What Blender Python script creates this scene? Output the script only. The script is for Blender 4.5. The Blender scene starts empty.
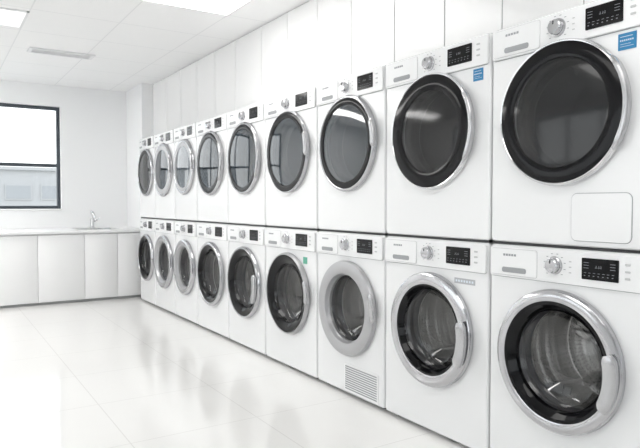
import bpy, bmesh, math, random
from mathutils import Vector, Matrix
random.seed(4)
PI = math.pi
SC = bpy.context.scene
COL = SC.collection
SC.view_settings.view_transform = 'Standard'
SC.view_settings.look = 'None'
SC.view_settings.exposure = 0.30

# ------------------------------------------------------------------ materials
def newmat(name):
    m = bpy.data.materials.new(name); m.use_nodes = True
    nt = m.node_tree
    return m, nt, nt.nodes['Principled BSDF']

def pmat(name, col, rough=0.4, metal=0.0, coat=0.0, var=0.03, scale=30.0, bump=0.0, spec=0.5):
    m, nt, b = newmat(name)
    tc = nt.nodes.new('ShaderNodeTexCoord')
    nz = nt.nodes.new('ShaderNodeTexNoise'); nz.inputs['Scale'].default_value = scale
    nt.links.new(tc.outputs['Object'], nz.inputs['Vector'])
    mr = nt.nodes.new('ShaderNodeMapRange')
    mr.inputs['To Min'].default_value = max(0.0, rough - var); mr.inputs['To Max'].default_value = rough + var
    nt.links.new(nz.outputs['Fac'], mr.inputs['Value'])
    nt.links.new(mr.outputs['Result'], b.inputs['Roughness'])
    b.inputs['Base Color'].default_value = (*col, 1)
    b.inputs['Metallic'].default_value = metal
    b.inputs['Coat Weight'].default_value = coat
    b.inputs['Coat Roughness'].default_value = 0.08
    b.inputs['Specular IOR Level'].default_value = spec
    if bump:
        bp = nt.nodes.new('ShaderNodeBump'); bp.inputs['Strength'].default_value = bump; bp.inputs['Distance'].default_value = 0.002
        nt.links.new(nz.outputs['Fac'], bp.inputs['Height']); nt.links.new(bp.outputs['Normal'], b.inputs['Normal'])
    return m

def grid_mat(name, col, line, rough, step, off, width, coat=0.0, nz_amt=0.01, spec=0.5):
    m, nt, b = newmat(name)
    N = nt.nodes.new; L = nt.links.new
    tc = N('ShaderNodeTexCoord'); sp = N('ShaderNodeSeparateXYZ'); L(tc.outputs['Object'], sp.inputs[0])
    outs = []
    for ax, o in (('X', off[0]), ('Y', off[1])):
        a = N('ShaderNodeMath'); a.operation = 'SUBTRACT'; a.inputs[1].default_value = o; L(sp.outputs[ax], a.inputs[0])
        p = N('ShaderNodeMath'); p.operation = 'PINGPONG'; p.inputs[1].default_value = step / 2; L(a.outputs[0], p.inputs[0])
        c = N('ShaderNodeMath'); c.operation = 'LESS_THAN'; c.inputs[1].default_value = width / 2; L(p.outputs[0], c.inputs[0])
        outs.append(c)
    mx = N('ShaderNodeMath'); mx.operation = 'MAXIMUM'; L(outs[0].outputs[0], mx.inputs[0]); L(outs[1].outputs[0], mx.inputs[1])
    mix = N('ShaderNodeMix'); mix.data_type = 'RGBA'
    L(mx.outputs[0], mix.inputs['Factor'])
    nz = N('ShaderNodeTexNoise'); nz.inputs['Scale'].default_value = 3.0; L(tc.outputs['Object'], nz.inputs['Vector'])
    rp = N('ShaderNodeMix'); rp.data_type = 'RGBA'; L(nz.outputs['Fac'], rp.inputs['Factor'])
    rp.inputs['A'].default_value = (*[max(0, c - nz_amt) for c in col], 1); rp.inputs['B'].default_value = (*[min(1, c + nz_amt) for c in col], 1)
    L(rp.outputs['Result'], mix.inputs['A']); mix.inputs['B'].default_value = (*line, 1)
    L(mix.outputs['Result'], b.inputs['Base Color'])
    b.inputs['Roughness'].default_value = rough; b.inputs['Coat Weight'].default_value = coat
    b.inputs['Coat Roughness'].default_value = 0.15; b.inputs['Specular IOR Level'].default_value = spec
    return m

def emat(name, col, strength):
    m = bpy.data.materials.new(name); m.use_nodes = True; nt = m.node_tree
    for n in list(nt.nodes): nt.nodes.remove(n)
    o = nt.nodes.new('ShaderNodeOutputMaterial'); e = nt.nodes.new('ShaderNodeEmission')
    e.inputs[0].default_value = (*col, 1); e.inputs[1].default_value = strength
    nt.links.new(e.outputs[0], o.inputs[0]); return m

def glassmat(name, tint, trans=0.85, f0=0.05, base=(0.02, 0.02, 0.025), rough=0.03):
    # thin pane: tinted transparency + Schlick sheen (same from both sides)
    m = bpy.data.materials.new(name); m.use_nodes = True; nt = m.node_tree
    for n in list(nt.nodes): nt.nodes.remove(n)
    N = nt.nodes.new; L = nt.links.new
    o = N('ShaderNodeOutputMaterial'); t = N('ShaderNodeBsdfTransparent'); t.inputs[0].default_value = (*tint, 1)
    d = N('ShaderNodeBsdfDiffuse'); d.inputs[0].default_value = (*base, 1)
    m1 = N('ShaderNodeMixShader'); m1.inputs[0].default_value = trans
    L(d.outputs[0], m1.inputs[1]); L(t.outputs[0], m1.inputs[2])
    g = N('ShaderNodeBsdfGlossy'); g.inputs['Roughness'].default_value = rough; g.inputs[0].default_value = (1, 1, 1, 1)
    ge = N('ShaderNodeNewGeometry'); dt = N('ShaderNodeVectorMath'); dt.operation = 'DOT_PRODUCT'
    L(ge.outputs['Normal'], dt.inputs[0]); L(ge.outputs['Incoming'], dt.inputs[1])
    ab = N('ShaderNodeMath'); ab.operation = 'ABSOLUTE'; L(dt.outputs['Value'], ab.inputs[0])
    om = N('ShaderNodeMath'); om.operation = 'SUBTRACT'; om.inputs[0].default_value = 1.0; L(ab.outputs[0], om.inputs[1])
    pw = N('ShaderNodeMath'); pw.operation = 'POWER'; pw.inputs[1].default_value = 5.0; L(om.outputs[0], pw.inputs[0])
    ml = N('ShaderNodeMath'); ml.operation = 'MULTIPLY_ADD'; ml.inputs[1].default_value = 1 - f0; ml.inputs[2].default_value = f0; ml.use_clamp = True
    L(pw.outputs[0], ml.inputs[0])
    m2 = N('ShaderNodeMixShader'); L(ml.outputs[0], m2.inputs[0]); L(m1.outputs[0], m2.inputs[1]); L(g.outputs[0], m2.inputs[2])
    L(m2.outputs[0], o.inputs[0]); return m

def drum_mat():
    m, nt, b = newmat('perforated_steel')
    N = nt.nodes.new; L = nt.links.new
    uv = N('ShaderNodeUVMap'); sp = N('ShaderNodeSeparateXYZ'); L(uv.outputs[0], sp.inputs[0])
    ds = []
    for ax, k in (('X', 72.0), ('Y', 50.0)):
        a = N('ShaderNodeMath'); a.operation = 'MULTIPLY'; a.inputs[1].default_value = k; L(sp.outputs[ax], a.inputs[0])
        f = N('ShaderNodeMath'); f.operation = 'FRACT'; L(a.outputs[0], f.inputs[0])
        s = N('ShaderNodeMath'); s.operation = 'SUBTRACT'; s.inputs[1].default_value = 0.5; L(f.outputs[0], s.inputs[0])
        q = N('ShaderNodeMath'); q.operation = 'POWER'; q.inputs[1].default_value = 2.0
        ab = N('ShaderNodeMath'); ab.operation = 'ABSOLUTE'; L(s.outputs[0], ab.inputs[0]); L(ab.outputs[0], q.inputs[0]); ds.append(q)
    ad = N('ShaderNodeMath'); ad.operation = 'ADD'; L(ds[0].outputs[0], ad.inputs[0]); L(ds[1].outputs[0], ad.inputs[1])
    lt = N('ShaderNodeMath'); lt.operation = 'LESS_THAN'; lt.inputs[1].default_value = 0.022; L(ad.outputs[0], lt.inputs[0])
    mix = N('ShaderNodeMix'); mix.data_type = 'RGBA'; L(lt.outputs[0], mix.inputs['Factor'])
    mix.inputs['A'].default_value = (0.62, 0.615, 0.61, 1); mix.inputs['B'].default_value = (0.08, 0.08, 0.08, 1)
    L(mix.outputs['Result'], b.inputs['Base Color'])
    b.inputs['Metallic'].default_value = 1.0; b.inputs['Roughness'].default_value = 0.20
    return m

M = {}
M['wall'] = pmat('wall_paint', (0.93, 0.935, 0.94), 0.6, bump=0.03, scale=120)
M['panel'] = pmat('gloss_white_laminate', (0.90, 0.90, 0.90), 0.2, coat=0.3)
M['door_white'] = pmat('satin_white_laminate', (0.93, 0.93, 0.93), 0.45)
M['ceiling'] = grid_mat('ceiling_tiles', (0.95, 0.95, 0.95), (0.84, 0.845, 0.85), 0.7, 0.6, (0.0, 0.43), 0.010)
M['floor'] = grid_mat('floor_tiles', (0.86, 0.853, 0.838), (0.74, 0.73, 0.715), 0.10, 0.6, (0.1, 0.2), 0.005, spec=0.6)
M['enamel'] = pmat('white_enamel', (0.85, 0.855, 0.86), 0.25, coat=0.3, var=0.02)
M['plastic'] = pmat('white_plastic', (0.86, 0.865, 0.87), 0.3, coat=0.1)
M['chrome'] = pmat('chrome', (0.72, 0.72, 0.73), 0.08, metal=1.0, var=0.0)
M['silver'] = pmat('polished_silver', (0.50, 0.50, 0.515), 0.13, metal=1.0, var=0.0)
M['handle'] = pmat('bright_silver', (0.48, 0.48, 0.49), 0.2, metal=0.85, var=0.0)
M['satin'] = pmat('pale_silver_plastic', (0.43, 0.43, 0.44), 0.30, metal=0.4, var=0.0)
M['black'] = pmat('gloss_black', (0.003, 0.003, 0.004), 0.10, coat=0.0, var=0.0, spec=0.22)
M['rubber'] = pmat('grey_rubber', (0.05, 0.05, 0.055), 0.5)
M['dark'] = pmat('dark_plastic', (0.03, 0.03, 0.032), 0.55)
M['slot'] = pmat('grey_recess', (0.33, 0.34, 0.35), 0.5)
M['seam'] = pmat('soft_grey_seam', (0.55, 0.555, 0.56), 0.5)
M['mark'] = pmat('grey_print', (0.30, 0.31, 0.33), 0.6)
M['lightmark'] = emat('display_glow', (0.9, 0.95, 1.0), 0.30)
M['blue'] = pmat('blue_sticker', (0.015, 0.20, 0.42), 0.4)
M['green'] = pmat('green_sticker', (0.10, 0.42, 0.30), 0.4)
M['greysticker'] = pmat('grey_sticker', (0.45, 0.46, 0.48), 0.4)
M['whiteprint'] = pmat('white_print', (0.70, 0.76, 0.82), 0.5)
M['frame'] = pmat('dark_grey_aluminium', (0.06, 0.072, 0.085), 0.4, metal=0.3)
M['glass_clear'] = glassmat('clear_window', (0.97, 0.98, 0.98), 1.0, 0.03)
M['glass_washer'] = glassmat('washer_glass', (0.86, 0.86, 0.86), 1.0, 0.045)
M['glass_smoke'] = glassmat('smoked_glass', (0.16, 0.165, 0.17), 0.7, 0.042, (0.012, 0.013, 0.015), 0.09)
M['glass_blue'] = glassmat('blue_grey_glass', (0.18, 0.23, 0.27), 0.6, 0.10, (0.038, 0.056, 0.075), 0.04)
M['glass_pale'] = glassmat('pale_grey_glass', (0.38, 0.41, 0.44), 0.5, 0.15, (0.13, 0.155, 0.18), 0.05)
M['drum'] = drum_mat()
M['lifter'] = pmat('lifter_steel', (0.72, 0.72, 0.72), 0.18, metal=1.0, var=0.0)
M['far_fill'] = emat('far_fill_glow', (1.0, 0.99, 0.97), 10.5)
M['diffuser_soft'] = emat('light_diffuser_soft', (1.0, 0.99, 0.97), 0.95)
M['diffuser'] = emat('light_diffuser', (1.0, 0.99, 0.97), 3.5)
M['facade'] = pmat('pale_facade', (0.43, 0.435, 0.44), 0.8, bump=0.2, scale=4)
M['facade_glass'] = pmat('far_window_glass', (0.33, 0.345, 0.36), 0.3)
M['ground'] = pmat('pale_ground', (0.5, 0.5, 0.48), 0.9)

# ------------------------------------------------------------------ mesh helpers
def B():
    bm = bmesh.new(); bm.loops.layers.uv.new('UVMap'); return bm

def box(bm, lo, hi, r=0.0, seg=2, rot=None):
    c = [(a + b) / 2 for a, b in zip(lo, hi)]; s = [abs(b - a) for a, b in zip(lo, hi)]
    g = bmesh.ops.create_cube(bm, size=1.0)
    vs = g['verts']
    for v in vs:
        v.co = Vector((v.co.x * s[0], v.co.y * s[1], v.co.z * s[2]))
        if rot is not None: v.co = rot @ v.co
        v.co += Vector(c)
    if r > 0:
        r = min(r, min(s) * 0.49)
        es = list({e for v in vs for e in v.link_edges})
        bmesh.ops.bevel(bm, geom=es, offset=r, segments=seg, affect='EDGES', profile=0.5)

def lathe(bm, prof, cx=0.0, cz=0.0, n=72, closed=False):
    """prof: (radius, y); axis along y"""
    uv = bm.loops.layers.uv.verify()
    rings = []; L = [0.0]
    for i, (r, y) in enumerate(prof):
        if i: L.append(L[-1] + math.hypot(r - prof[i-1][0], y - prof[i-1][1]))
        if r < 1e-6: rings.append([bm.verts.new((cx, y, cz))])
        else: rings.append([bm.verts.new((cx + r * math.cos(2*PI*k/n), y, cz + r * math.sin(2*PI*k/n))) for k in range(n)])
    m = len(prof)
    for i in range(m if closed else m - 1):
        a = rings[i]; b = rings[(i + 1) % m]; la = L[i]; lb = L[(i + 1) % m]
        for k in range(n):
            k2 = (k + 1) % n
            if len(a) == 1 and len(b) == 1: continue
            if len(a) == 1: vs = [a[0], b[k2], b[k]]; us = [((k+.5)/n, la), ((k+1)/n, lb), (k/n, lb)]
            elif len(b) == 1: vs = [a[k], a[k2], b[0]]; us = [(k/n, la), ((k+1)/n, la), ((k+.5)/n, lb)]
            else: vs = [a[k], a[k2], b[k2], b[k]]; us = [(k/n, la), ((k+1)/n, la), ((k+1)/n, lb), (k/n, lb)]
            f = bm.faces.new(vs)
            for lp, u in zip(f.loops, us): lp[uv].uv = u

def loops(bm, ls, cap0=False, cap1=False):
    R = [[bm.verts.new(p) for p in l] for l in ls]; n = len(R[0])
    for a, b in zip(R, R[1:]):
        for k in range(n): bm.faces.new([a[k], a[(k+1) % n], b[(k+1) % n], b[k]])
    if cap0: bm.faces.new(R[0][::-1])
    if cap1: bm.faces.new(R[-1])

def rrect(hw, z0, z1, rad, y, cx=0.0, m=8, c=4):
    """rounded rectangle loop in the xz plane"""
    pts = []
    cs = [(cx + hw - rad, z0 + rad, -PI/2), (cx + hw - rad, z1 - rad, 0), (cx - hw + rad, z1 - rad, PI/2), (cx - hw + rad, z0 + rad, PI)]
    for i, (px, pz, a0) in enumerate(cs):
        for k in range(c + 1):
            a = a0 + PI/2 * k / c
            pts.append((px + rad * math.cos(a), y, pz + rad * math.sin(a)))
        nx, nz, na = cs[(i + 1) % 4]
        e = (nx + rad * math.cos(na), nz + rad * math.sin(na)); s = (pts[-1][0], pts[-1][2])
        for k in range(1, m):
            t = k / m; pts.append((s[0] + (e[0] - s[0]) * t, y, s[1] + (e[1] - s[1]) * t))
    return pts

def plate(bm, x0, x1, z0, z1, yb, yf, rad=0.008, e=0.002):
    """rounded slab standing proud toward -y"""
    cx = (x0 + x1) / 2; hw = (x1 - x0) / 2
    rad = min(rad, hw * .95, (z1 - z0) / 2 * .95)
    e = min(e, rad * .8)
    loops(bm, [rrect(hw, z0, z1, rad, yb, cx, 2), rrect(hw, z0, z1, rad, yf + e, cx, 2), rrect(hw - e*.3, z0 + e*.3, z1 - e*.3, rad - e*.3, yf + e*.3, cx, 2),
               rrect(hw - e, z0 + e, z1 - e, max(rad - e, .0003), yf, cx, 2)], cap0=True, cap1=True)

def arcbar(bm, cx, cz, rc, hr, yc, hy, a0, a1, n=18, ends=0.35):
    rg = []
    for i in range(n + 1):
        t = i / n; a = a0 + (a1 - a0) * t
        s = 1.0 if 0.12 < t < 0.88 else ends + (1 - ends) * math.sin(min(t, 1 - t) / 0.12 * PI / 2)
        ring = []
        for k in range(12):
            q = 2*PI*k/12; cr = math.copysign(abs(math.cos(q)) ** .6, math.cos(q)); cy = math.copysign(abs(math.sin(q)) ** .6, math.sin(q))
            r = rc + hr * s * cr
            ring.append((cx + r*math.cos(a), yc + hy * s * cy, cz + r*math.sin(a)))
        rg.append(ring)
    loops(bm, rg, True, True)

def tube(bm, pts, r, n=14):
    pts = [Vector(p) for p in pts]; R = []
    up = Vector((0.13, 0.2, 0.97)).normalized()
    for i, p in enumerate(pts):
        d = (pts[min(i+1, len(pts)-1)] - pts[max(i-1, 0)]).normalized()
        u = d.cross(Vector((1, 0.01, 0)))
        if u.length < 1e-3: u = d.cross(up)
        u.normalize(); v = d.cross(u).normalized()
        R.append([tuple(p + r * (math.cos(2*PI*k/n) * u + math.sin(2*PI*k/n) * v)) for k in range(n)])
    loops(bm, R, True, True)

def obj(name, bm, mat, parent=None, label=None):
    bmesh.ops.recalc_face_normals(bm, faces=bm.faces[:])
    me = bpy.data.meshes.new(name); bm.to_mesh(me); bm.free()
    me.polygons.foreach_set('use_smooth', [True] * len(me.polygons))
    me.set_sharp_from_angle(angle=math.radians(32))
    me.materials.append(M[mat] if isinstance(mat, str) else mat)
    o = bpy.data.objects.new(name, me); COL.objects.link(o)
    if name not in ('drum', 'door_glass', 'door', 'inner_ring', 'handle', 'gasket'):
        wn = o.modifiers.new('weighted', 'WEIGHTED_NORMAL'); wn.keep_sharp = True
    if parent: o.parent = parent
    if label: o['label'] = label
    return o

def thing(name, label, cat, loc=(0, 0, 0), rz=0.0, group=None):
    o = bpy.data.objects.new(name, None); o.empty_display_size = 0.1; COL.objects.link(o)
    o.location = loc; o.rotation_euler = (0, 0, rz); o['label'] = label; o['category'] = cat
    if group: o['group'] = group
    return o

def struct(name, bm, mat, parent=None):
    o = obj(name, bm, mat, parent)
    if not parent: o['kind'] = 'structure'
    return o

# ------------------------------------------------------------------ room
CEIL = 2.365; XL, XR = -3.0, 2.50; YB, YF = -2.2, 7.45
bm = B(); box(bm, (XL-.2, YB-.2, -.1), (XR+.2, YF+.2, 0)); struct('floor', bm, 'floor')
bm = B(); box(bm, (XL-.2, YB-.2, CEIL), (XR+.2, YF+.2, CEIL+.1)); struct('ceiling', bm, 'ceiling')
# far wall with opening
WX0, WX1, WZ0, WZ1 = -0.35, 1.255, 0.965, 2.125
bm = B()
box(bm, (XL-.2, YF, 0), (WX0, YF+.2, CEIL)); box(bm, (WX1, YF, 0), (XR+.2, YF+.2, CEIL))
box(bm, (WX0, YF, 0), (WX1, YF+.2, WZ0)); box(bm, (WX0, YF, WZ1), (WX1, YF+.2, CEIL))
struct('wall_back', bm, 'wall')
# wall behind the camera; wide window opening added to light the far wall
RX0, RX1, RZ0, RZ1 = -2.6, 1.2, .5, 2.2
bm = B(); box(bm, (XL-.2, YB-.2, 0), (RX0, YB, CEIL)); box(bm, (RX1, YB-.2, 0), (XR+.2, YB, CEIL))
box(bm, (RX0, YB-.2, 0), (RX1, YB, RZ0)); box(bm, (RX0, YB-.2, RZ1), (RX1, YB, CEIL)); struct('wall_front', bm, 'wall')
# left wall with wide opening
LY0, LY1, LZ0, LZ1 = 2.4, 5.6, 0.85, 2.1
bm = B()
box(bm, (XL-.2, YB, 0), (XL, LY0, CEIL)); box(bm, (XL-.2, LY1, 0), (XL, YF, CEIL))
box(bm, (XL-.2, LY0, 0), (XL, LY1, LZ0)); box(bm, (XL-.2, LY0, LZ1), (XL, LY1, CEIL))
struct('wall_left', bm, 'wall')
# machine wall and its bulkhead
BX = 2.12
bm = B(); box(bm, (XR, YB, 0), (XR+.2, YF, CEIL)); box(bm, (BX+.012, YB, 1.745), (XR, 6.81, CEIL))
struct('wall_right', bm, 'wall')
bm = B(); box(bm, (1.994, 6.81, 0), (XR, YF, CEIL), .003); struct('wall_column', bm, 'wall')
ys = [-2.2, -1.75, -1.35, -.95, -.55, -.15, .25, .65, 1.05, 1.44, 1.836, 2.19, 2.57, 2.97, 3.35, 3.74, 4.14, 4.6, 5.03, 5.46, 5.9, 6.35, 6.81]
for i, (a, b) in enumerate(zip(ys, ys[1:])):
    bm = B(); box(bm, (BX, a+.003, 1.73), (BX+.0055, b-.003, CEIL-.004), .001, 1); struct('trim_%d' % (i+1), bm, 'panel')
bm = B(); box(bm, (BX+.006, YB, 1.731), (BX+.0115, 6.81, CEIL)); struct('trim_%d' % (len(ys)), bm, 'slot')  # grey backing sheet; its colour stands in for shade in the panel gaps

# window in far wall
def window(n, loc, rz, w2, H, fw, bars_h, bars_v):
    w = bpy.data.objects.new('window_%d' % n, None); COL.objects.link(w); w['kind'] = 'structure'; w.location = loc; w.rotation_euler = (0, 0, rz)
    def fr(bm, x0, x1, z0, z1, dy=0.0): box(bm, (x0, dy, z0), (x1, .06+dy, z1))
    bm = B()
    fr(bm, -w2, -w2+fw, 0, H); fr(bm, w2-fw, w2, 0, H); fr(bm, -w2, w2, 0, fw, -.001); fr(bm, -w2, w2, H-fw, H, -.001)
    for z in bars_h: fr(bm, -w2, w2, z, z+.036, -.002)
    for x in bars_v: fr(bm, x, x+.036, 0, H, .001)
    obj('window_frame', bm, 'frame', w)
    bm = B(); box(bm, (-w2+.01, .030, .01), (w2-.01, .033, H-.01)); obj('window_pane', bm, 'glass_clear', w)
    bm = B(); box(bm, (-w2, -.075, -.02), (w2, -.003, -.0005), .004); obj('window_sill', bm, 'panel', w)
window(1, ((WX0+WX1)/2, YF+.06, WZ0), 0, (WX1-WX0)/2, WZ1-WZ0, .034, (.475,), (-.06,))
window(2, (XL-.06, (LY0+LY1)/2, LZ0), PI/2, (LY1-LY0)/2, LZ1-LZ0, .045, (), (-.55, .52))
window(3, ((RX0+RX1)/2, YB-.06, RZ0), PI, (RX1-RX0)/2, RZ1-RZ0, .045, (), (-.65, .62))  # unseen window, added as a light source for the far end

# ceiling lights
def light(x0, x1, y0, y1, label, mat='diffuser'):
    cx, cy = (x0+x1)/2, (y0+y1)/2
    t = thing('ceiling_light', label, 'ceiling light', (cx, cy, CEIL), 0, 'flat ceiling light panels')
    hx, hy = (x1-x0)/2, (y1-y0)/2; bm = B()
    for a in ((-hx, -hx+.015, -hy, hy), (hx-.015, hx, -hy, hy), (-hx, hx, -hy, -hy+.015), (-hx, hx, hy-.015, hy)):
        box(bm, (a[0], a[2], -.008), (a[1], a[3], 0))
    obj('frame', bm, 'plastic', t)
    bm = B(); box(bm, (-hx+.015, -hy+.015, -.005), (hx-.015, hy-.015, -.001)); obj('diffuser', bm, mat, t)
light(.6, 1.8, 2.83, 4.03, 'large glowing white ceiling light panel over the machine row')
light(-.6, .6, 4.70, 5.16, 'softly glowing ceiling light panel left of the ceiling vent', 'diffuser_soft')
light(.6, 1.8, -.17, 1.03, 'large ceiling light panel above the camera end of the machine row')
light(-1.8, -.6, 1.63, 2.83, 'large ceiling light panel near the side window')
light(-2.4, -.0, 5.83, 6.43, 'added out-of-view fill light panel brightening the window wall above the left base cabinets', 'far_fill')  # unseen panel added only to brighten the far wall and cabinets

t = thing('ceiling_vent', 'narrow white ceiling vent with dark slots near the window wall', 'vent', (1.0, 5.83, CEIL))
bm = B()
for a in ((-.27, .27, -.09, -.06), (-.27, .27, .06, .09), (-.27, -.24, -.06, .06), (.24, .27, -.06, .06)): box(bm, (a[0], a[2], -.012), (a[1], a[3], 0), .002)
obj('frame', bm, 'plastic', t)
bm = B(); box(bm, (-.24, -.06, -.003), (.24, .06, -.0005)); obj('backing', bm, 'dark', t)
for y in (-.035, .0, .035):
    bm = B(); box(bm, (-.24, y-.006, -.009), (.24, y+.006, -.003), .001); obj('slat', bm, 'plastic', t)

# ------------------------------------------------------------------ base cabinets, worktop, sink, tap
CH = .745
xs = [-.905, -.458, -.011, .436, .884, 1.33, 1.665, 1.985]
clab = ['white base cabinet far left of the window run', 'white base cabinet second in the window run', 'white base cabinet third in the window run',
        'white handleless base cabinet at the left edge of the photo under the window', 'wide white base cabinet below the right end of the window',
        'white base cabinet below the tap', 'narrow white base cabinet against the end of the machine row']
for a, b, lb in zip(xs, xs[1:], clab):
    t = thing('base_cabinet', lb, 'cabinet', ((a+b)/2, 6.64, 0), 0, 'base cabinets along the window wall'); h = (b-a)/2 - .001
    bm = B(); box(bm, (-h, 0, .05), (h, .80, CH-.026)); obj('body', bm, 'plastic', t)
    bm = B(); box(bm, (-h, .03, 0), (h, .78, .0495)); obj('toe_kick', bm, 'seam', t)
    bm = B(); box(bm, (-h+.0005, -.02, .03), (h-.0005, -.0005, CH-.040), .002); obj('door', bm, 'door_white', t)
bm = B()
sx0, sx1, sy0, sy1 = 1.30, 1.72, 6.80, 7.16
CX0, CX1, CY0, CY1 = -.91, 1.99, 6.60, 7.448
z0, z1 = CH-.025, CH
for a in ((CX0, sx0, CY0, CY1), (sx1, CX1, CY0, CY1), (sx0, sx1, CY0, sy0), (sx0, sx1, sy1, CY1)):
    box(bm, (a[0], a[2], z0), (a[1], a[3], z1))
o = obj('worktop', bm, 'door_white'); o['label'] = 'long white worktop over the base cabinets below the window'; o['category'] = 'worktop'
bm = B()
def rl(x0, x1, y0, y1, z): return [(x0, y0, z), (x1, y0, z), (x1, y1, z), (x0, y1, z)]
loops(bm, [rl(sx0-.01, sx1+.01, sy0-.01, sy1+.01, z1+.001), rl(sx0-.01, sx1+.01, sy0-.01, sy1+.01, z1+.003), rl(sx0+.004, sx1-.004, sy0+.004, sy1-.004, z1+.003),
           rl(sx0+.012, sx1-.012, sy0+.012, sy1-.012, z1-.015), rl(sx0+.014, sx1-.014, sy0+.014, sy1-.014, z1-.023)], cap1=True)
o = obj('sink', bm, 'chrome'); o['label'] = 'shallow steel sink let into the white worktop under the tap'; o['category'] = 'sink'
t = thing('tap', 'small chrome mixer tap on the white worktop beside the window', 'tap', (1.55, 7.27, CH))
bm = B(); tube(bm, [(0, 0, 0), (0, 0, .01)], .030); tube(bm, [(0, 0, .01), (0, 0, .11)], .022); obj('body', bm, 'chrome', t)
bm = B(); pts = [(0, 0, .09), (0, 0, .14)] + [(0-.02*math.sin(a), -.055+.055*math.cos(a), .14+.05*math.sin(a)) for a in [PI*k/8 for k in range(1, 9)]] + [(0, -.11, .115)]
tube(bm, pts, .012, 10); obj('spout', bm, 'chrome', t)
bm = B(); tube(bm, [(.012, 0, .07), (.045, -.01, .085), (.08, -.015, .11)], .009, 8); obj('lever', bm, 'chrome', t)

# ------------------------------------------------------------------ machines
D = .56
def body_mesh(W, z0, z1, cz, hole=.205):
    bm = B(); hw = W/2; yf = -D/2; yb = D/2
    def circ(r, y):
        ref = rrect(hw, z0, z1, .016, y)
        out = []
        for (x, _, z) in ref:
            a = math.atan2(z-cz, x); out.append((r*math.cos(a), y, cz + r*math.sin(a)))
        return out
    loops(bm, [rrect(hw, z0, z1, .016, yb), rrect(hw, z0, z1, .016, yf+.014), rrect(hw-.0015, z0+.0015, z1-.0015, .015, yf+.0065),
               rrect(hw-.0055, z0+.0055, z1-.0055, .013, yf+.002), rrect(hw-.013, z0+.013, z1-.013, .011, yf), circ(hole, yf), circ(hole, yf+.05)], cap0=True)
    return bm

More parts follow.
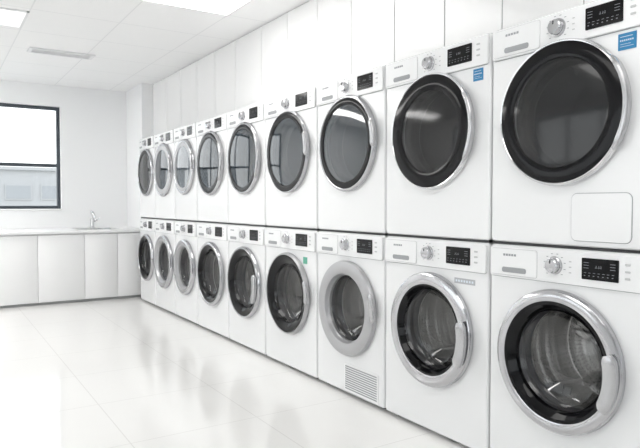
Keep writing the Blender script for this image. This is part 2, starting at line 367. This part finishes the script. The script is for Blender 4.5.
def machine(kind, label, ya, yb, base, door, extra=None, disp=(.095, .225)):
    """kind washer/dryer; between world y=ya (near) and yb (far)"""
    W = (yb-ya) - .008; yf = -D/2
    g = 'front loading washers in the bottom row' if kind == 'washer' else 'tumble dryers in the top row'
    nm = 'washing_machine' if kind == 'washer' else 'tumble_dryer'
    t = thing(nm, label, 'washing machine' if kind == 'washer' else 'dryer', (1.848 + D/2, (ya+yb)/2, base), -PI/2, g)
    if kind == 'washer': z0, z1, pz, dz = .018, .872, .750, .475
    else: z0, z1, pz, dz = .009, .826, .704, .469
    s = W/.62; hw = W/2
    obj('body', body_mesh(W, z0, z1, dz), 'enamel', t)
    if kind == 'washer':
        for sx in (-1, 1):
            for sy in (-1, 1):
                bm = B(); x = sx*(hw-.06); y = sy*(D/2-.06)
                loops(bm, [[(x+.022*math.cos(2*PI*k/16), y+.022*math.sin(2*PI*k/16), z) for k in range(16)] for z in (0, .017)], True, True)
                obj('foot', bm, 'dark', t)
    else:
        bm = B(); box(bm, (-hw+.004, yf+.008, 0.0005), (hw-.004, D/2-.01, .0087)); obj('base', bm, 'dark', t, 'dark base strip')
    # control panel
    pt = z1-.008
    bm = B(); plate(bm, -hw+.008, hw-.008, pz, pt, yf-.0008, yf-.009, .010, .003); cp = obj('control_panel', bm, 'plastic', t)
    bm = B(); plate(bm, -hw+.009, hw-.009, pz-.0025, pt-.004, yf+.0005, yf-.0007, .010, .0004); obj('panel_gap', bm, 'slot', cp)
    yp = yf-.009
    zc = (pz+pt)/2
    # drawer
    bm = B(); plate(bm, -hw+.018, -.085*s, pz+.008, pt-.008, yp-.0008, yp-.0035, .008, .0015); dr = obj('drawer', bm, 'plastic', t)
    bm = B(); plate(bm, -hw+.0165, -.0835*s, pz+.0065, pt-.0065, yp-.0001, yp-.0007, .009, .0003); obj('drawer_gap', bm, 'seam', dr)
    bm = B(); plate(bm, -.24*s, -.13*s, pz+.018, pz+.038, yp-.0037, yp-.0055, .008, .001); obj('drawer_handle', bm, 'slot', dr, 'grey recessed grip')
    bm = B(); x = -.235*s
    for q in range(5):
        box(bm, (x, yp-.0041, pt-.034), (x+.0095, yp-.0036, pt-.026)); x += .0125
    obj('brand_mark', bm, 'mark', dr)
    # knob
    kx = -.012*s; kr = .026
    bm = B(); lathe(bm, [(kr+.006, yp-.0002), (kr+.005, yp-.004), (kr, yp-.006), (kr-.001, yp-.022), (kr-.004, yp-.026), (0, yp-.027)], kx, zc+.004, 40)
    kb = obj('knob', bm, 'silver', t)
    bm = B(); box(bm, (kx-.0015, yp-.0278, zc+.012), (kx+.0015, yp-.0270, zc+.024)); obj('pointer', bm, 'dark', kb)
    bm = B()
    for k in range(12):
        a = PI/2 + 2*PI*(k+.5)/12
        if math.sin(a) < -.8: continue
        px, pz_ = kx+.042*math.cos(a), zc+.004+.042*math.sin(a)
        box(bm, (px-.004, yp-.0005, pz_-.001), (px+.004, yp-.0002, pz_+.001))
    obj('dial_marks', bm, 'mark', t)
    # display
    d0, d1 = disp[0]*s, disp[1]*s
    bm = B(); plate(bm, d0, d1, zc-.032, zc+.040, yp-.0002, yp-.003, .003, .001); dp = obj('display', bm, 'black', t)
    bm = B(); yy = yp-.0034
    def seg(x, z, w_, h_): box(bm, (x, yy, z), (x+w_, yp-.0031, z+h_))
    for q in range(3):
        x = d0+.050*s+q*.0075+(.002 if q else 0); zb = zc+.008
        seg(x, zb, .0008, .003); seg(x+.0038, zb, .0008, .003); seg(x+.0038, zb+.004, .0008, .003)
        seg(x+.001, zb+.0072, .0028, .0008); seg(x+.001, zb+.0031, .0028, .0008); seg(x+.001, zb-.0005, .0028, .0008)
    for q in range(7): seg(d0+.009*s+q*.0165*s, zc-.020, .005, .002); seg(d0+.009*s+q*.0165*s, zc-.010, .008, .0012)
    for q in range(3): seg(d0+.008*s, zc+.006+q*.009, .018, .0013)
    for q in range(3): seg(d1-.028*s, zc+.006+q*.009, .018, .0013)
    obj('display_icons', bm, 'lightmark', dp)
    # soft buttons
    for q in range(3):
        bm = B(); x = (.245*s if kind == 'washer' else .248*s); z = zc-.02+q*.022
        plate(bm, x, x+.018*s, z, z+.007, yp-.0002, yp-.0018, .003, .0006); obj('button', bm, 'seam', t)
    for q in range(3):
        bm = B(); x = .045*s; z = zc-.018+q*.019
        plate(bm, x, x+.010, z, z+.004, yp-.0002, yp-.0010, .0015, .0004); obj('indicator', bm, 'seam', t)
    # door
    R = door.get('R', .25); ro = door['ro']; gi = door['gi']; Pq = door.get('outer', 'silver'); gl = door['glass']
    wr = R-.004-ro
    q = .8 if kind == 'washer' else .66      # how far the door stands proud
    P = lambda pr: [(r, yf + (dy*q if dy < 0 else dy)) for r, dy in pr]
    bm = B()
    lathe(bm, P([(R-.004, -.0005), (R+.002, -.006), (R+.0025, -.015), (R+.001, -.026), (R-.003, -.034), (R-.003-wr*.25, -.039), (R-.003-wr*.55, -.0415), (ro+wr*.2, -.041), (ro, -.038), (ro-.004, -.030), (ro-.006, -.0005)]), 0, dz, 96, True)
    drt = obj('door', bm, Pq, t)
    ri = ro-.0005
    if kind == 'washer':
        prof = [(ri, -.0375), (ri-.012*min(1, (ri-gi)/.03), -.036), (gi+(ri-gi)*.4, -.026), (gi+.003, -.014), (gi, -.006), (gi-.002, -.004), (gi-.001, .012), (ri-.007, .012), (ri-.007, -.02)]
        gp = [(gi-.001, -.010), (gi-.006, .006), (gi-.02, .024), (gi-.05, .038), (.06, .050), (0, .052)]
    else:
        prof = [(ri, -.0375), (ri-.003, -.0385), ((ri+gi)/2, -.0395), (gi+.003, -.0395), (gi, -.038), (gi-.001, -.02), (gi+.01, -.010), (ri-.007, -.010)]
        gp = [(gi-.001, -.035), (gi*.85, -.038), (gi*.6, -.041), (gi*.3, -.043), (0, -.044)]
    bm = B(); lathe(bm, P(prof), 0, dz, 96, True); obj('inner_ring', bm, door.get('inner', 'black'), drt)
    bm = B(); lathe(bm, P(gp), 0, dz, 96); obj('door_glass', bm, gl, drt)
    h = door.get('handle', 'arc'); rad = math.radians
    if h == 'paddle':
        bm = B(); arcbar(bm, 0, dz, R-.022, .025, yf-.050, .011, rad(-30), rad(18), ends=.6); obj('handle', bm, 'handle', drt)
    elif h == 'arc':
        bm = B(); arcbar(bm, 0, dz, R+.004, .010, yf-.028, .014, rad(-34), rad(38)); obj('handle', bm, 'handle', drt)
    elif h == 'small':
        bm = B(); arcbar(bm, 0, dz, R+.004, .016, yf-.034, .012, rad(-8), rad(24)); obj('handle', bm, 'handle', drt)
    # gasket + drum
    bm = B(); lathe(bm, [(.204, yf+.014), (.19, yf+.013), (.182, yf+.018), (.178, yf+.030), (.182, yf+.045), (.188, yf+.06), (.184, yf+.075), (.180, yf+.085)], 0, dz, 72)
    obj('gasket', bm, 'rubber' if kind == 'washer' else 'dark', t)
    dR = min(.228, hw-.02)
    side = []
    for k in range(4):                      # broad, shallow pressed hoops
        y = yf+.125+.056*k
        side += [(dR, y), (dR, y+.040), (dR-.0018, y+.045), (dR-.0018, y+.051)]
    prof = [(.181, yf+.088), (.190, yf+.092), (dR-.01, yf+.11)] + side + [(dR-.010, yf+.362), (.195, yf+.372), (.165, yf+.372), (.158, yf+.366), (.118, yf+.366), (.111, yf+.358), (.072, yf+.358), (.066, yf+.344), (.03, yf+.338), (0, yf+.337)]
    bm = B(); lathe(bm, prof, 0, dz, 96)
    dm = obj('drum', bm, 'drum', t)
    for k in range(3):
        a = PI/2 + .35 + 2*PI*k/3; bm = B()
        prof = []
        for yy2, hh in ((yf+.13, .012), (yf+.17, .05), (yf+.30, .05), (yf+.34, .012)):
            ring = []
            for (u, v) in ((-.030, 0), (-.020, hh*.6), (-.010, hh*.93), (0, hh), (.010, hh*.93), (.020, hh*.6), (.030, 0)):
                rr = dR-.006-v; x = rr*math.cos(a) - u*math.sin(a); z = rr*math.sin(a) + u*math.cos(a)
                ring.append((x, yy2, dz+z))
            prof.append(ring)
        loops(bm, prof, True, True); obj('lifter', bm, 'lifter', dm)
    # three pressed arms on the drum's back wall
    for k in range(3):
        a = PI/2 + .35 + PI/3 + 2*PI*k/3; bm = B(); ls = []
        for r_, w_, h_ in ((.06, .022, .010), (.10, .019, .012), (.15, .016, .010), (.19, .012, .006)):
            ring = []
            for u, v in ((-1, 0), (-.7, .7), (0, 1), (.7, .7), (1, 0)):
                x = r_*math.cos(a) - u*w_*math.sin(a); z = r_*math.sin(a) + u*w_*math.cos(a)
                ring.append((x, yf+.357-v*h_ - (0 if r_ > .08 else .003), dz+z))
            ls.append(ring)
        loops(bm, ls, True, True); obj('drum_arm', bm, 'lifter', dm)
    if extra: extra(t, yf, W, hw, dz)
    return t

def x_near_dryer(t, yf, W, hw, dz):
    bm = B(); plate(bm, .045, .262, .028, .192, yf-.0002, yf-.0012, .022, .0006); h = obj('hatch_seam', bm, 'slot', t)
    bm = B(); plate(bm, .0472, .2598, .0302, .1898, yf-.0013, yf-.0040, .020, .0015); obj('filter_hatch', bm, 'enamel', h)
    sticker(t, .235, .666, yf)
def sticker(t, x, z, yf, w=.060, h=.052):
    bm = B(); box(bm, (x-w/2, yf-.0014, z-h/2), (x+w/2, yf-.0002, z+h/2)); s = obj('sticker', bm, 'blue', t, 'blue sticker with pale print')
    bm = B()
    box(bm, (x-w*.38, yf-.0019, z+h*.28), (x+w*.30, yf-.0015, z+h*.31))
    for q in range(7): box(bm, (x-w*.38+q*w*.11, yf-.0019, z+.001), (x-w*.38+q*w*.11+w*.06, yf-.0015, z+h*.12))
    box(bm, (x-w*.38, yf-.0019, z-h*.16), (x+w*.20, yf-.0015, z-h*.14)); box(bm, (x-w*.38, yf-.0019, z-h*.30), (x+w*.36, yf-.0015, z-h*.28))
    obj('sticker_print', bm, 'whiteprint', s)
def x_d8(t, yf, W, hw, dz): sticker(t, .262, .670, yf, .052, .048)
def x_w8(t, yf, W, hw, dz):
    bm = B(); box(bm, (.14, yf-.0014, .695), (.255, yf-.0002, .718)); s = obj('sticker', bm, 'greysticker', t, 'small grey label strip')
    bm = B()
    for q in range(7): box(bm, (.147+q*.015, yf-.0018, .702), (.156+q*.015, yf-.0015, .711))
    obj('sticker_print', bm, 'whiteprint', s)
def x_w6(t, yf, W, hw, dz):
    bm = B(); box(bm, (.17, yf-.0014, .672), (.215, yf-.0002, .712)); obj('sticker', bm, 'green', t, 'small green sticker')
def x_w7(t, yf, W, hw, dz):
    bm = B(); plate(bm, -.03, .262, .030, .178, yf-.0002, yf-.003, .008, .001); g = obj('vent_grille', bm, 'plastic', t)
    bm = B()
    for q in range(11):
        z = .042+q*.0118
        box(bm, (-.02, yf-.0036, z), (.252, yf-.0031, z+.0062))
    obj('grille_slots', bm, 'slot', g)

Y = [1.02, 1.650, 2.306, 2.922, 3.563, 4.157, 4.781, 5.321, 5.905, 6.415]
dry = [
 ('white tumble dryer nearest the camera with blue sticker and square hatch below its door', dict(ro=.241, gi=.188, glass='glass_smoke', handle='arc', outer='chrome'), x_near_dryer),
 ('white tumble dryer with black door and blue sticker, second from near end of top row', dict(ro=.243, gi=.178, glass='glass_smoke', handle='arc', outer='chrome'), x_d8),
 ('white tumble dryer directly above the washer with the low vent grille', dict(ro=.235, gi=.202, glass='glass_blue', outer='silver', handle='small'), None),
 ('white tumble dryer directly above the washer with the small green sticker', dict(ro=.241, gi=.204, glass='glass_blue', outer='silver', handle='small', R=.247), None),
 ('white tumble dryer, fifth from the near end of the top row', dict(ro=.234, gi=.202, glass='glass_blue', outer='silver', handle='arc'), None),
 ('white tumble dryer, fourth from the sink end of the top row', dict(ro=.235, gi=.192, glass='glass_blue', outer='silver', handle='arc'), None),
 ('white tumble dryer with pale silvery door, third from the sink end of the top row', dict(ro=.222, gi=.188, glass='glass_pale', outer='silver', inner='satin', handle='small'), None),
 ('white tumble dryer, second from the sink end of the top row', dict(ro=.227, gi=.184, glass='glass_blue', outer='silver', inner='satin', handle='small'), None),
 ('white tumble dryer at the far end of the top row next to the column', dict(ro=.232, gi=.190, glass='glass_smoke', outer='silver', handle='none'), None)]
wash = [
 ('white washing machine nearest the camera with silver and black ringed door and paddle handle', dict(ro=.212, gi=.178, glass='glass_washer', handle='paddle', outer='silver'), None),
 ('white washing machine with wide silver door ring and small grey label strip', dict(ro=.200, gi=.178, glass='glass_washer', outer='silver', handle='paddle'), x_w8),
 ('white washing machine with pale grey door ring and low vent grille', dict(ro=.190, gi=.175, glass='glass_washer', outer='satin', inner='satin', handle='small'), x_w7),
 ('white washing machine with black door ring and small green sticker', dict(ro=.238, gi=.180, glass='glass_washer', outer='satin', handle='small'), x_w6),
 ('white washing machine, fifth from the near end of the bottom row, black door ring', dict(ro=.234, gi=.180, glass='glass_washer', outer='silver', handle='paddle'), None),
 ('white washing machine, fourth from the sink end of the bottom row', dict(ro=.225, gi=.180, glass='glass_washer', outer='silver', handle='arc'), None),
 ('white washing machine, third from the sink end of the bottom row, silver ring', dict(ro=.212, gi=.180, glass='glass_washer', outer='silver', inner='satin', handle='small'), None),
 ('white washing machine, second from the sink end of the bottom row, silver ring', dict(ro=.214, gi=.180, glass='glass_washer', outer='silver', inner='satin', handle='small'), None),
 ('white washing machine at the far end of the bottom row beside the base cabinets', dict(ro=.230, gi=.182, glass='glass_washer', outer='silver', handle='none'), None)]
for i in range(9):
    for kind, (lb, dd, ex), base in (('washer', wash[i], 0.0), ('dryer', dry[i], .872)):
        W = Y[i+1]-Y[i]
        if W < .56: dd = dict(dd, R=.238, ro=dd['ro']-.012, gi=dd['gi']-.008)
        machine(kind, lb, Y[i], Y[i+1], base, dd, ex)

# ------------------------------------------------------------------ outside
bm = B(); box(bm, (-60, -60, -6.2), (60, 60, -6.0)); struct('ground', bm, 'ground')
t = thing('office_building', 'pale low building with rows of windows seen outside through the window', 'building', (4, 26, -6))
bm = B(); box(bm, (-11, 0, 0), (11, 6, 8.30)); obj('wall', bm, 'facade', t)
bm = B(); box(bm, (-11.1, -.12, 8.301), (11.1, 6.1, 8.42)); obj('roof_edge', bm, 'facade', t)
for zz, hh in ((7.15, .6), (5.6, .9), (3.9, .9)):
    for k in range(17):
        x = -10.4+k*1.25
        bm = B(); box(bm, (x, -.05, zz), (x+.95, -.001, zz+hh)); f = obj('window', bm, 'facade', t)
        bm = B(); box(bm, (x+.05, -.06, zz+.05), (x+.90, -.051, zz+hh-.05)); obj('pane', bm, 'facade_glass', f)

# ------------------------------------------------------------------ world, camera
wd = bpy.data.worlds.new('sky'); SC.world = wd; wd.use_nodes = True; nt = wd.node_tree
bg = nt.nodes['Background']
tc = nt.nodes.new('ShaderNodeTexCoord'); sp = nt.nodes.new('ShaderNodeSeparateXYZ'); nt.links.new(tc.outputs['Generated'], sp.inputs[0])
cr = nt.nodes.new('ShaderNodeValToRGB'); nt.links.new(sp.outputs['Z'], cr.inputs[0])
cr.color_ramp.elements[0].color = (0.96, 0.97, 0.98, 1); cr.color_ramp.elements[1].color = (0.85, 0.92, 1.0, 1)
nt.links.new(cr.outputs[0], bg.inputs[0]); bg.inputs[1].default_value = 2.0

cam = bpy.data.cameras.new('camera'); co = bpy.data.objects.new('camera', cam); COL.objects.link(co)
cam.sensor_width = 36; cam.lens = 607/640*36; cam.clip_start = .02; cam.clip_end = 200
co.location = (0, 0, 1.03); co.rotation_euler = (math.radians(90-1.98), 0, math.radians(-32.6))
SC.camera = co
